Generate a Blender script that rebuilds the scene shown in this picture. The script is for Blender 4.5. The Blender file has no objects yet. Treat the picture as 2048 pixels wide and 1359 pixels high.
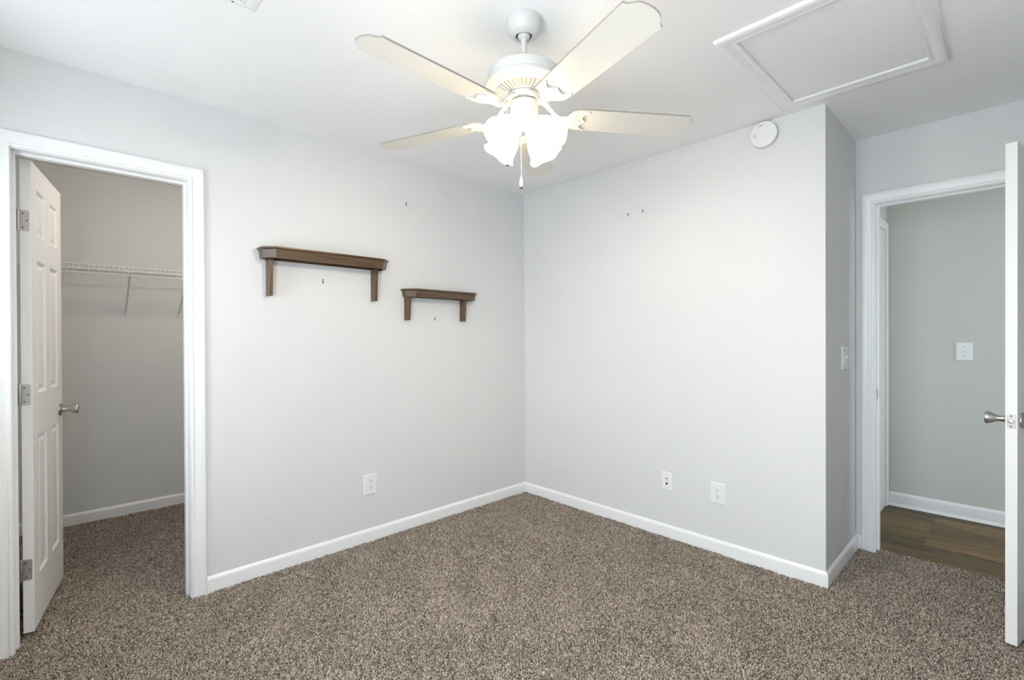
import bpy, bmesh, math, random
from mathutils import Vector, Matrix

random.seed(7)
C = bpy.context.scene.collection
PI = math.pi

# ------------------------------------------------------------------ camera
CAM = Vector((2.8023, -2.8298, 1.2701))
YAW, PITCH, ROLL, FPX, SHY = 0.806589, -0.0046844, -0.0042794, 963.674, -1.27
v = Vector((-math.sin(YAW) * math.cos(PITCH), math.cos(YAW) * math.cos(PITCH), math.sin(PITCH)))
r = Vector((math.cos(YAW), math.sin(YAW), 0))
u = r.cross(v)
r2 = r * math.cos(ROLL) + u * math.sin(ROLL)
u2 = u * math.cos(ROLL) - r * math.sin(ROLL)
cd = bpy.data.cameras.new('camera')
cam = bpy.data.objects.new('camera', cd)
C.objects.link(cam)
cam.matrix_world = Matrix(((r2.x, u2.x, -v.x, CAM.x), (r2.y, u2.y, -v.y, CAM.y), (r2.z, u2.z, -v.z, CAM.z), (0, 0, 0, 1)))
cd.sensor_fit = 'HORIZONTAL'
cd.sensor_width = 36
cd.lens = FPX / 2048 * 36
cd.shift_y = SHY / 2048
cd.clip_start = 0.02
bpy.context.scene.camera = cam

# ------------------------------------------------------------------ view, sky, daylight
vs = bpy.context.scene.view_settings
vs.view_transform = 'Standard'
vs.look = 'None'
vs.gamma = 1
vs.use_curve_mapping = False
vs.exposure = 0.0
SKY = 14.2
LAMP = 440.0
CLOSET = 130.0
world = bpy.data.worlds.new('sky')
bpy.context.scene.world = world
world.use_nodes = True
bg = world.node_tree.nodes['Background']
bg.inputs['Strength'].default_value = SKY
# overcast sky above the horizon, duller ground below it
_wn = world.node_tree.nodes
_tc = _wn.new('ShaderNodeTexCoord')
_sx = _wn.new('ShaderNodeSeparateXYZ')
_mr = _wn.new('ShaderNodeMapRange')
_mr.inputs['From Min'].default_value = -0.12
_mr.inputs['From Max'].default_value = 0.12
_cr = _wn.new('ShaderNodeValToRGB')
_cr.color_ramp.elements[0].color = (0.72, 0.79, 0.86, 1)
_cr.color_ramp.elements[1].color = (0.80, 0.905, 1.0, 1)
world.node_tree.links.new(_tc.outputs['Generated'], _sx.inputs[0])
world.node_tree.links.new(_sx.outputs['Z'], _mr.inputs['Value'])
world.node_tree.links.new(_mr.outputs['Result'], _cr.inputs['Fac'])
world.node_tree.links.new(_cr.outputs['Color'], bg.inputs['Color'])
# windows that let the daylight in (behind the camera, and an unseen one added to light the hall)
WIN_FRONT = ((0.34, 0.74, 0.95, 2.12), (1.70, 2.85, 0.55, 2.05))      # x0, x1, z0, z1 in the wall y = -3.2; the second is added to light the alcove
ADDED_WIN_HALL = (0.95, 1.55, 0.7, 2.0)         # y0, y1, z0, z1 in the wall x = 4.6


def portal(name, loc, rot, sx, sy):
    l = bpy.data.lights.new(name, 'AREA')
    l.shape = 'RECTANGLE'
    l.size, l.size_y = sx, sy
    l.cycles.is_portal = True
    o = bpy.data.objects.new(name, l)
    o.location = loc
    o.rotation_euler = rot
    C.objects.link(o)


for _a, _b, _c, _d in WIN_FRONT:
    portal('daylight_portal', ((_a + _b) / 2, -3.30, (_c + _d) / 2), (PI / 2, 0, 0), _b - _a, _d - _c)
portal('daylight_portal', (4.70, (ADDED_WIN_HALL[0] + ADDED_WIN_HALL[1]) / 2, (ADDED_WIN_HALL[2] + ADDED_WIN_HALL[3]) / 2), (PI / 2, 0, PI / 2), ADDED_WIN_HALL[1] - ADDED_WIN_HALL[0], ADDED_WIN_HALL[3] - ADDED_WIN_HALL[2])

# ------------------------------------------------------------------ materials
def srgb(r, g, b):
    f = lambda c: (c / 255 / 12.92) if c / 255 <= 0.04045 else ((c / 255 + 0.055) / 1.055) ** 2.4
    return (f(r), f(g), f(b), 1)


def new_mat(name, color, rough=0.5, metal=0.0, spec=0.5):
    m = bpy.data.materials.new(name)
    m.use_nodes = True
    b = m.node_tree.nodes['Principled BSDF']
    b.inputs['Base Color'].default_value = color
    b.inputs['Roughness'].default_value = rough
    b.inputs['Metallic'].default_value = metal
    b.inputs['Specular IOR Level'].default_value = spec
    return m, m.node_tree, b


def node(nt, kind, **kw):
    n = nt.nodes.new(kind)
    for k, val in kw.items():
        if k.startswith('in_'):
            n.inputs[k[3:]].default_value = val
        else:
            setattr(n, k, val)
    return n


def bumpy(nt, b, scale, strength, dist=0.001, detail=3):
    tc = node(nt, 'ShaderNodeTexCoord')
    n = node(nt, 'ShaderNodeTexNoise')
    n.inputs['Scale'].default_value = scale
    n.inputs['Detail'].default_value = detail
    bp = node(nt, 'ShaderNodeBump')
    bp.inputs['Strength'].default_value = strength
    bp.inputs['Distance'].default_value = dist
    nt.links.new(tc.outputs['Object'], n.inputs['Vector'])
    nt.links.new(n.outputs['Fac'], bp.inputs['Height'])
    nt.links.new(bp.outputs['Normal'], b.inputs['Normal'])
    return n


def painted(name, color, rough, scale=220, strength=0.25, mottle=0.02):
    m, nt, b = new_mat(name, color, rough)
    bumpy(nt, b, scale, strength)
    tc = node(nt, 'ShaderNodeTexCoord')
    n = node(nt, 'ShaderNodeTexNoise')
    n.inputs['Scale'].default_value = 3.0
    hsv = node(nt, 'ShaderNodeHueSaturation')
    hsv.inputs['Color'].default_value = color
    mr = node(nt, 'ShaderNodeMapRange')
    mr.inputs['To Min'].default_value = 1 - mottle
    mr.inputs['To Max'].default_value = 1 + mottle
    nt.links.new(tc.outputs['Object'], n.inputs['Vector'])
    nt.links.new(n.outputs['Fac'], mr.inputs['Value'])
    nt.links.new(mr.outputs['Result'], hsv.inputs['Value'])
    nt.links.new(hsv.outputs['Color'], b.inputs['Base Color'])
    return m


M = {}
M['wall'] = painted('wall paint pale grey', (0.73, 0.73, 0.725, 1), 0.6)
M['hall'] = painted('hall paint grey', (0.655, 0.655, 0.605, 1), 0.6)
M['ceiling'] = painted('ceiling paint white', (0.94, 0.94, 0.93, 1), 0.8, 160, 0.3)
M['trim'] = painted('trim paint white', (0.88, 0.88, 0.875, 1), 0.32, 60, 0.05)
M['door'] = painted('door paint white', (0.85, 0.85, 0.84, 1), 0.38, 90, 0.08)
M['plastic'] = new_mat('white plastic', (0.84, 0.84, 0.83, 1), 0.35)[0]
M['dark'] = new_mat('dark slot', (0.03, 0.03, 0.03, 1), 0.6)[0]
M['greymark'] = new_mat('grey print', (0.35, 0.35, 0.35, 1), 0.6)[0]
M['enamel'] = new_mat('white enamel', (0.63, 0.625, 0.60, 1), 0.32)[0]
M['blade'] = painted('white blade laminate', (0.76, 0.735, 0.67, 1), 0.36, 120, 0.05)
M['blade_edge'] = new_mat('blade edge', (0.30, 0.27, 0.23, 1), 0.5)[0]
M['wire'] = new_mat('white vinyl wire', (0.82, 0.81, 0.79, 1), 0.4)[0]
m, nt, b = new_mat('brushed nickel', (0.50, 0.485, 0.46, 1), 0.36, 1.0)
bumpy(nt, b, 300, 0.1)
M['nickel'] = m
M['steel'] = new_mat('dark steel', (0.16, 0.15, 0.14, 1), 0.4, 0.8)[0]
M['brass'] = new_mat('coax metal', (0.45, 0.42, 0.36, 1), 0.35, 1.0)[0]

# stained wood of the wall shelves: grain runs along the shelf (object y)
m, nt, b = new_mat('stained brown wood', (0.15, 0.085, 0.045, 1), 0.33, 0, 0.55)
tc = node(nt, 'ShaderNodeTexCoord')
mp = node(nt, 'ShaderNodeMapping')
mp.inputs['Scale'].default_value = (45, 3.0, 60)
n = node(nt, 'ShaderNodeTexNoise')
n.inputs['Scale'].default_value = 1.6
n.inputs['Detail'].default_value = 8
n.inputs['Roughness'].default_value = 0.65
n.inputs['Distortion'].default_value = 0.6
cr = node(nt, 'ShaderNodeValToRGB')
cr.color_ramp.elements[0].position = 0.30
cr.color_ramp.elements[0].color = (0.032, 0.018, 0.010, 1)
cr.color_ramp.elements[1].position = 0.72
cr.color_ramp.elements[1].color = (0.165, 0.094, 0.044, 1)
bp = node(nt, 'ShaderNodeBump')
bp.inputs['Strength'].default_value = 0.35
bp.inputs['Distance'].default_value = 0.0015
nt.links.new(tc.outputs['Object'], mp.inputs['Vector'])
nt.links.new(mp.outputs['Vector'], n.inputs['Vector'])
nt.links.new(n.outputs['Fac'], cr.inputs['Fac'])
nt.links.new(cr.outputs['Color'], b.inputs['Base Color'])
nt.links.new(n.outputs['Fac'], bp.inputs['Height'])
nt.links.new(bp.outputs['Normal'], b.inputs['Normal'])
M['wood'] = m

# hall planks (run along x)
m, nt, b = new_mat('brown plank floor', (0.2, 0.14, 0.09, 1), 0.5, 0, 0.3)
tc = node(nt, 'ShaderNodeTexCoord')
br = node(nt, 'ShaderNodeTexBrick')
br.inputs['Scale'].default_value = 1.0
br.inputs['Brick Width'].default_value = 0.92
br.inputs['Row Height'].default_value = 0.125
br.inputs['Mortar Size'].default_value = 0.0012
br.inputs['Color1'].default_value = (0.0, 0.0, 0.0, 1)
br.inputs['Color2'].default_value = (1.0, 1.0, 1.0, 1)
br.inputs['Mortar'].default_value = (0.1, 0.1, 0.1, 1)
br.offset = 0.37
mp = node(nt, 'ShaderNodeMapping')
mp.inputs['Scale'].default_value = (1.6, 26, 1)
n = node(nt, 'ShaderNodeTexNoise')
n.inputs['Scale'].default_value = 2.0
n.inputs['Detail'].default_value = 7
n.inputs['Roughness'].default_value = 0.6
mx = node(nt, 'ShaderNodeMix', data_type='FLOAT')
mx.inputs['Factor'].default_value = 0.22
cr = node(nt, 'ShaderNodeValToRGB')
cr.color_ramp.elements[0].position = 0.30
cr.color_ramp.elements[0].color = (0.050, 0.036, 0.020, 1)
cr.color_ramp.elements[1].position = 0.66
cr.color_ramp.elements[1].color = (0.27, 0.165, 0.070, 1)
e = cr.color_ramp.elements.new(0.47)
e.color = (0.135, 0.092, 0.042, 1)
nt.links.new(tc.outputs['Object'], br.inputs['Vector'])
nt.links.new(tc.outputs['Object'], mp.inputs['Vector'])
nt.links.new(mp.outputs['Vector'], n.inputs['Vector'])
nt.links.new(n.outputs['Fac'], mx.inputs['A'])
nt.links.new(br.outputs['Color'], mx.inputs['B'])
nt.links.new(mx.outputs['Result'], cr.inputs['Fac'])
nt.links.new(cr.outputs['Color'], b.inputs['Base Color'])
M['planks'] = m

# carpet backing and carpet yarn
M['backing'] = new_mat('carpet backing', (0.055, 0.043, 0.034, 1), 0.95)[0]
m, nt, b = new_mat('taupe carpet yarn', (0.25, 0.2, 0.17, 1), 0.9, 0, 0.15)
oi = node(nt, 'ShaderNodeObjectInfo')
cr = node(nt, 'ShaderNodeValToRGB')
els = cr.color_ramp.elements
els[0].position = 0.0
els[0].color = (0.124, 0.096, 0.076, 1)
els[1].position = 1.0
els[1].color = (0.74, 0.65, 0.555, 1)
for pos, col in ((0.22, (0.228, 0.181, 0.146, 1)), (0.55, (0.39, 0.319, 0.260, 1)), (0.85, (0.54, 0.46, 0.382, 1))):
    e = els.new(pos)
    e.color = col
nt.links.new(oi.outputs['Random'], cr.inputs['Fac'])
nt.links.new(cr.outputs['Color'], b.inputs['Base Color'])
M['yarn'] = m

# window pane: clear thin glass
m = bpy.data.materials.new('window glass')
m.use_nodes = True
nt = m.node_tree
nt.nodes.clear()
out = node(nt, 'ShaderNodeOutputMaterial')
tr = node(nt, 'ShaderNodeBsdfTransparent')
gl = node(nt, 'ShaderNodeBsdfGlossy')
gl.inputs['Roughness'].default_value = 0.02
ms = node(nt, 'ShaderNodeMixShader')
ms.inputs['Fac'].default_value = 0.06
nt.links.new(tr.outputs[0], ms.inputs[1])
nt.links.new(gl.outputs[0], ms.inputs[2])
nt.links.new(ms.outputs[0], out.inputs['Surface'])
M['glass'] = m

# lit frosted lamp glass and bulb
def glow(name, color, strength):
    m = bpy.data.materials.new(name)
    m.use_nodes = True
    b = m.node_tree.nodes['Principled BSDF']
    b.inputs['Base Color'].default_value = (0.85, 0.82, 0.76, 1)
    b.inputs['Roughness'].default_value = 0.35
    b.inputs['Emission Color'].default_value = color
    b.inputs['Emission Strength'].default_value = strength
    return m


M['shade'] = glow('lit frosted glass', (1.0, 0.81, 0.53, 1), LAMP * 0.020)
M['bulb'] = glow('lit bulb', (1.0, 0.89, 0.72, 1), LAMP * 1.85)

# ------------------------------------------------------------------ mesh helpers
def mk(name, bm, mat, parent=None, smooth=None, loc=None, rot=None):
    bmesh.ops.recalc_face_normals(bm, faces=bm.faces)
    me = bpy.data.meshes.new(name)
    bm.to_mesh(me)
    bm.free()
    if mat is not None:
        me.materials.append(mat)
    if smooth is not None:
        for p in me.polygons:
            p.use_smooth = True
        me.set_sharp_from_angle(angle=math.radians(smooth))
    o = bpy.data.objects.new(name, me)
    C.objects.link(o)
    if parent is not None:
        o.parent = parent
    if loc is not None:
        o.location = loc
    if rot is not None:
        o.rotation_euler = rot
    return o


def box(bm, x0, x1, y0, y1, z0, z1, mat=None):
    vs_ = [bm.verts.new((x, y, z)) for x in (x0, x1) for y in (y0, y1) for z in (z0, z1)]
    for f in ((0, 1, 3, 2), (4, 6, 7, 5), (0, 4, 5, 1), (2, 3, 7, 6), (0, 2, 6, 4), (1, 5, 7, 3)):
        bm.faces.new([vs_[i] for i in f])
    if mat is not None:
        bmesh.ops.transform(bm, matrix=mat, verts=vs_)
    return vs_


def bevel_box(bm, x0, x1, y0, y1, z0, z1, bev, seg=2):
    b2 = bmesh.new()
    box(b2, x0, x1, y0, y1, z0, z1)
    bmesh.ops.bevel(b2, geom=b2.edges[:], offset=bev, segments=seg, affect='EDGES', profile=0.5)
    join(bm, b2)


def join(bm, b2, mat=None):
    me = bpy.data.meshes.new('tmp')
    b2.to_mesh(me)
    b2.free()
    if mat is not None:
        me.transform(mat)
    bm.from_mesh(me)
    bpy.data.meshes.remove(me)


def lathe(bm, prof, seg=48, mat=None, wave=None):
    """prof: (radius, z); wave(i, theta, r, z) -> (r, z)"""
    rings = []
    new = []
    for i, (rr, z) in enumerate(prof):
        if rr < 1e-6:
            vv = bm.verts.new((0, 0, z))
            rings.append([vv])
            new.append(vv)
            continue
        ring = []
        for k in range(seg):
            t = 2 * PI * k / seg
            r_, z_ = (rr, z) if wave is None else wave(i, t, rr, z)
            vv = bm.verts.new((r_ * math.cos(t), r_ * math.sin(t), z_))
            ring.append(vv)
            new.append(vv)
        rings.append(ring)
    for a, b_ in zip(rings, rings[1:]):
        for k in range(seg):
            k2 = (k + 1) % seg
            if len(a) == 1 and len(b_) == 1:
                continue
            if len(a) == 1:
                bm.faces.new((a[0], b_[k], b_[k2]))
            elif len(b_) == 1:
                bm.faces.new((a[k], b_[0], a[k2]))
            else:
                bm.faces.new((a[k], b_[k], b_[k2], a[k2]))
    if mat is not None:
        bmesh.ops.transform(bm, matrix=mat, verts=new)
    return new


def tube(bm, pts, rad, seg=8, caps=True):
    pts = [Vector(p) for p in pts]
    rads = rad if isinstance(rad, (list, tuple)) else [rad] * len(pts)
    rings = []
    up = None
    for i, p in enumerate(pts):
        d = (pts[min(i + 1, len(pts) - 1)] - pts[max(i - 1, 0)]).normalized()
        if up is None:
            up = Vector((0, 0, 1)) if abs(d.z) < 0.9 else Vector((1, 0, 0))
        a = d.cross(up).normalized()
        b_ = a.cross(d).normalized()
        up = b_
        rings.append([bm.verts.new(p + (a * math.cos(2 * PI * k / seg) + b_ * math.sin(2 * PI * k / seg)) * rads[i]) for k in range(seg)])
    for a, b_ in zip(rings, rings[1:]):
        for k in range(seg):
            bm.faces.new((a[k], a[(k + 1) % seg], b_[(k + 1) % seg], b_[k]))
    if caps:
        bm.faces.new(rings[0][::-1])
        bm.faces.new(rings[-1])


def prism(bm, poly, z0, z1, mat=None):
    a = [bm.verts.new((x, y, z0)) for x, y in poly]
    b_ = [bm.verts.new((x, y, z1)) for x, y in poly]
    n_ = len(poly)
    bm.faces.new(a[::-1])
    bm.faces.new(b_)
    for k in range(n_):
        bm.faces.new((a[k], a[(k + 1) % n_], b_[(k + 1) % n_], b_[k]))
    if mat is not None:
        bmesh.ops.transform(bm, matrix=mat, verts=a + b_)


def sweep(bm, path, prof, to3d, closed=False, seg=None):
    """path: 2-D points; prof: (offset to the left of the path, height) closed polygon; to3d(a, b, h)."""
    n_ = len(path)
    offs = []
    for i in range(n_):
        def nrm(p, q):
            dx, dy = q[0] - p[0], q[1] - p[1]
            L = math.hypot(dx, dy)
            return (-dy / L, dx / L)
        ns = []
        if closed or i > 0:
            ns.append(nrm(path[i - 1], path[i]))
        if closed or i < n_ - 1:
            ns.append(nrm(path[i], path[(i + 1) % n_]))
        if len(ns) == 1:
            offs.append(ns[0])
        else:
            k = 1 + ns[0][0] * ns[1][0] + ns[0][1] * ns[1][1]
            offs.append(((ns[0][0] + ns[1][0]) / k, (ns[0][1] + ns[1][1]) / k))
    rings = []
    for (px, py), (ox, oy) in zip(path, offs):
        rings.append([bm.verts.new(to3d(px + ox * o_, py + oy * o_, h)) for o_, h in prof])
    segs = list(range(n_ if closed else n_ - 1))
    if seg is not None:
        segs = seg
    m_ = len(prof)
    for s in segs:
        a, b_ = rings[s], rings[(s + 1) % n_]
        for k in range(m_):
            bm.faces.new((a[k], a[(k + 1) % m_], b_[(k + 1) % m_], b_[k]))
    if not closed:
        bm.faces.new(rings[segs[0]])
        bm.faces.new(rings[segs[-1] + 1])
    used = set()
    for f in bm.faces:
        used.update(f.verts)
    for vv in [x for x in bm.verts if x not in used]:
        bm.verts.remove(vv)


def tag(o, label, cat, group=None, kind=None):
    o['label'] = label
    o['category'] = cat
    if group:
        o['group'] = group
    if kind:
        o['kind'] = kind
    return o


def thing(name, label, cat, loc=(0, 0, 0), rotz=0.0, group=None):
    o = bpy.data.objects.new(name, None)
    o.empty_display_size = 0.05
    C.objects.link(o)
    o.location = loc
    o.rotation_euler = (0, 0, rotz)
    return tag(o, label, cat, group)


def struct(name, bm, mat, label, cat, smooth=None, loc=None, rot=None):
    return tag(mk(name, bm, mat, None, smooth, loc, rot), label, cat, None, 'structure')


# ------------------------------------------------------------------ room dimensions
H = 2.44
W = 2.141           # length of the back wall
D = 0.675           # depth of the alcove
WT = 0.115          # wall thickness
RX = 3.15           # right wall
FY = -3.20          # wall behind the camera
CY0, CY1 = -2.940, -2.338      # closet doorway
HX0, HX1 = 2.236, 2.957        # bedroom doorway
DH = 2.043                     # doorway height
ZB = -0.012                    # underside of the pile

# floors
bm = bmesh.new()
box(bm, -0.0, RX, FY, 0.0, ZB - 0.1, ZB)
box(bm, W, RX, 0.0, 0.735, ZB - 0.1, ZB)
box(bm, -1.66, 0.0, -3.1, -1.2, ZB - 0.1, ZB)
struct('floor', bm, M['backing'], 'floor of the bedroom and closet under the taupe carpet', 'floor')
bm = bmesh.new()
box(bm, 2.0, 4.75, 0.735, 1.9, ZB - 0.1, -0.002)
struct('floor_hall', bm, M['planks'], 'brown wood plank floor of the hall beyond the open doorway', 'floor')

# ceiling: room with the hatch opening left out, closet, hall
HA = (2.035, 2.555, -0.86, -0.15)       # hatch opening x0 x1 y0 y1
bm = bmesh.new()
T = 0.12
box(bm, -0.12, HA[0], FY - WT, WT, H, H + T)
box(bm, HA[1], RX + WT, FY - WT, D + WT, H, H + T)
box(bm, HA[0], HA[1], FY - WT, HA[2], H, H + T)
box(bm, HA[0], HA[1], HA[3], D + WT, H, H + T)
box(bm, -1.8, -0.12, -3.25, -1.05, H, H + T)
box(bm, 1.95, 4.8, D + WT, 1.9, H, H + T)
struct('ceiling', bm, M['ceiling'], 'flat white ceiling carrying the fan and the attic hatch', 'ceiling')

# walls
bm = bmesh.new()
box(bm, -WT, 0, FY - WT, CY0 - 0.018, ZB - .05, H)
box(bm, -WT, 0, CY1 + 0.018, WT, ZB - .05, H)
box(bm, -WT, 0, CY0 - 0.018, CY1 + 0.018, DH + 0.018, H)
struct('wall_left', bm, M['wall'], 'pale grey wall with the closet doorway and the two wood shelves', 'wall')
bm = bmesh.new()
box(bm, 0, W, 0, WT, ZB - .05, H)
struct('wall_back', bm, M['wall'], 'pale grey wall with the smoke detector and two low wall plates', 'wall')
bm = bmesh.new()
box(bm, W - WT, W, WT, D + WT, ZB - .05, H)
struct('wall_alcove_side', bm, M['wall'], 'short grey alcove wall with the double light switch', 'wall')
bm = bmesh.new()
box(bm, W, HX0 - 0.018, D, D + WT, ZB - .05, H)
box(bm, HX1 + 0.018, RX, D, D + WT, ZB - .05, H)
box(bm, HX0 - 0.018, HX1 + 0.018, D, D + WT, DH + 0.018, H)
struct('wall_alcove_back', bm, M['wall'], 'grey wall around the open hall doorway', 'wall')
bm = bmesh.new()
box(bm, RX, RX + WT, FY - WT, D + WT, ZB - .05, H)
struct('wall_right', bm, M['wall'], 'plain grey wall behind the open bedroom door', 'wall')
bm = bmesh.new()
xs_ = [0, WIN_FRONT[0][0], WIN_FRONT[0][1], WIN_FRONT[1][0], WIN_FRONT[1][1], RX]
for k in (0, 2, 4):
    box(bm, xs_[k], xs_[k + 1], FY - WT, FY, ZB - .05, H)
for x0, x1, z0, z1 in WIN_FRONT:
    box(bm, x0, x1, FY - WT, FY, ZB - .05, z0)
    box(bm, x0, x1, FY - WT, FY, z1, H)
struct('wall_front', bm, M['wall'], 'grey wall with two bedroom windows, one added for light, facing the corner', 'wall')
# closet walls
bm = bmesh.new()
box(bm, -1.66 - WT, -1.66, -3.1 - WT, -1.2 + WT, ZB - .05, H)
struct('wall_closet_back', bm, M['wall'], 'grey closet wall carrying the wire shelf', 'wall')
bm = bmesh.new()
box(bm, -1.66, -WT, -3.1 - WT, -3.1, ZB - .05, H)
struct('wall_closet_left', bm, M['wall'], 'grey closet wall behind the open closet door', 'wall')
bm = bmesh.new()
box(bm, -1.66, -WT, -1.2, -1.2 + WT, ZB - .05, H)
struct('wall_closet_right', bm, M['wall'], 'grey closet wall out of sight past the jamb', 'wall')
# hall walls
HB = 1.735
bm = bmesh.new()
box(bm, 2.0, 4.75, HB, HB + WT, ZB - .05, H)
struct('wall_hall_back', bm, M['hall'], 'grey hall wall with the single light switch', 'wall')
bm = bmesh.new()
box(bm, 2.131 - WT, 2.131, D + WT, HB, ZB - .05, H)
struct('wall_hall_left', bm, M['hall'], 'narrow sliver of grey wall at the end of the hall', 'wall')
bm = bmesh.new()
box(bm, RX, 4.6, D, D + WT, ZB - .05, H)
struct('wall_hall_front', bm, M['hall'], 'grey hall wall on the bedroom side', 'wall')
bm = bmesh.new()
y0, y1, z0, z1 = ADDED_WIN_HALL
box(bm, 4.6, 4.6 + WT, D + WT, y0, ZB - .05, H)
box(bm, 4.6, 4.6 + WT, y1, HB, ZB - .05, H)
box(bm, 4.6, 4.6 + WT, y0, y1, ZB - .05, z0)
box(bm, 4.6, 4.6 + WT, y0, y1, z1, H)
struct('wall_hall_right', bm, M['hall'], 'grey wall with the added window at the far end of the hall', 'wall')


# windows
def window(name, label, w_, h_, loc, rotz):
    """local x across, y through the wall, z up; origin at the lower left corner of the opening"""
    bm = bmesh.new()
    s = 0.05
    for (a, b_, c_, d_) in ((0, s, 0, h_), (w_ - s, w_, 0, h_), (s, w_ - s, 0, s), (s, w_ - s, h_ - s, h_), (s, w_ - s, h_ / 2 - s / 2, h_ / 2 + s / 2)):
        box(bm, a, b_, -0.07, -0.03, c_, d_)
    o = struct(name, bm, M['trim'], label, 'window', None, loc, (0, 0, rotz))
    bm = bmesh.new()
    box(bm, s, w_ - s, -0.053, -0.049, s, h_ / 2 - s / 2)
    mk('pane', bm, M['glass'], o)
    bm = bmesh.new()
    box(bm, s, w_ - s, -0.053, -0.049, h_ / 2 + s / 2, h_ - s)
    mk('pane', bm, M['glass'], o)
    return o


for k, (x0, x1, z0, z1) in enumerate(WIN_FRONT):
    window('window_%d' % (k + 1), ('white sash window of the bedroom on the closet side', 'added white sash window lighting the alcove, farther from the closet')[k], x1 - x0, z1 - z0, (x0, FY, z0), 0)  # window_2 is added to light the alcove
window('window_3', 'added white sash window lighting the hall from its end', ADDED_WIN_HALL[1] - ADDED_WIN_HALL[0], ADDED_WIN_HALL[3] - ADDED_WIN_HALL[2], (4.6, ADDED_WIN_HALL[0], ADDED_WIN_HALL[2]), PI / 2)  # window_3 is added to light the hall

# ------------------------------------------------------------------ trim
CASE = [(0.0, 0.0), (0.0, 0.010), (0.004, 0.0125), (0.010, 0.0125), (0.013, 0.009), (0.018, 0.0085), (0.026, 0.0115), (0.038, 0.0155), (0.048, 0.017), (0.056, 0.0165), (0.061, 0.0145), (0.063, 0.011), (0.063, 0.0)]


def casing(name, a0, a1, top, to3d, label, z0=ZB):
    """door casing around an opening a0..a1; offsets grow away from the opening"""
    bm = bmesh.new()
    rv = 0.004
    path = [(a0 - rv, z0), (a0 - rv, top + rv), (a1 + rv, top + rv), (a1 + rv, z0)]
    sweep(bm, path, CASE, to3d)
    return struct(name, bm, M['trim'], label, 'door trim', 40)


casing('trim_1', CY0, CY1, DH, lambda a, b_, h: (h, a, b_), 'white moulded casing around the closet doorway')
casing('trim_2', HX0, HX1, DH, lambda a, b_, h: (a, D - h, b_), 'white moulded casing around the bedroom doorway')
# closet-side and hall-side casings
casing('trim_3', CY0, CY1, DH, lambda a, b_, h: (-WT - h, a, b_), 'white casing on the closet side of the closet doorway')
casing('trim_4', HX0, HX1, DH, lambda a, b_, h: (a, D + WT + h, b_), 'white casing on the hall side of the bedroom doorway')
# jambs with door stops
bm = bmesh.new()
for (a, b_) in ((CY0 - 0.018, CY0), (CY1, CY1 + 0.018)):
    box(bm, -WT, 0, a, b_, ZB, DH + 0.018)
box(bm, -WT, 0, CY0, CY1, DH, DH + 0.018)
box(bm, -0.077, -0.045, CY0, CY0 + 0.011, ZB, DH)
box(bm, -0.077, -0.045, CY1 - 0.011, CY1, ZB, DH)
box(bm, -0.077, -0.045, CY0 + 0.011, CY1 - 0.011, DH - 0.011, DH)
struct('trim_5', bm, M['trim'], 'white jamb lining the closet doorway', 'door trim')
bm = bmesh.new()
for (a, b_) in ((HX0 - 0.018, HX0), (HX1, HX1 + 0.018)):
    box(bm, a, b_, D, D + WT, ZB, DH + 0.018)
box(bm, HX0, HX1, D, D + WT, DH, DH + 0.018)
box(bm, HX0, HX0 + 0.011, D + 0.038, D + 0.072, ZB, DH)
box(bm, HX1 - 0.011, HX1, D + 0.038, D + 0.072, ZB, DH)
box(bm, HX0 + 0.011, HX1 - 0.011, D + 0.038, D + 0.072, DH - 0.011, DH)
jamb2 = struct('trim_6', bm, M['trim'], 'white jamb with strike plate lining the bedroom doorway', 'door trim')
bm = bmesh.new()
bevel_box(bm, HX0 - 0.0005, HX0 + 0.0015, D + 0.003, D + 0.031, 0.895, 0.953, 0.0008)
box(bm, HX0 + 0.0005, HX0 + 0.0045, D - 0.004, D + 0.004, 0.905, 0.943)
strike = mk('strike_plate', bm, M['nickel'], jamb2)
strike['label'] = 'nickel strike plate'
bm = bmesh.new()
box(bm, HX0 + 0.001, HX0 + 0.0021, D + 0.010, D + 0.023, 0.909, 0.939)
mk('latch_hole', bm, M['dark'], strike)
# casing of another door at the end of the hall (on the wall x = 2.131, its far leg stands in the corner)
casing('trim_7', 0.98, HB - 0.072, DH, lambda a, b_, h: (2.131 + h, a, b_), 'white casing leg in the hall corner seen through the doorway', -0.002)
bm = bmesh.new()
box(bm, 2.131 - 0.001, 2.1325, 0.98, HB - 0.072, -0.002, DH)
struct('door_3', bm, M['door'], 'closed white door at the end of the hall', 'door')

BASE = [(0, 0), (0.0125, 0), (0.0125, 0.068), (0.0115, 0.075), (0.008, 0.081), (0.004, 0.086), (0.002, 0.0885), (0, 0.0885)]
BH = [(o_, h * 0.985 + ZB) for o_, h in BASE]
f3 = lambda a, b_, h: (a, b_, h)
# (left of the travel direction is the room)
cx = CY1 + 0.004 + 0.063
main = [(HX0 - 0.067, D), (W, D), (W, 0), (0, 0), (0, cx)]
main = main[::-1]                      # travel so that the room lies to the left


def baseboard(name, path, seg, label, prof=BH):
    bm = bmesh.new()
    sweep(bm, path, prof, f3, False, seg)
    return struct(name, bm, M['trim'], label, 'baseboard', 35)


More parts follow.
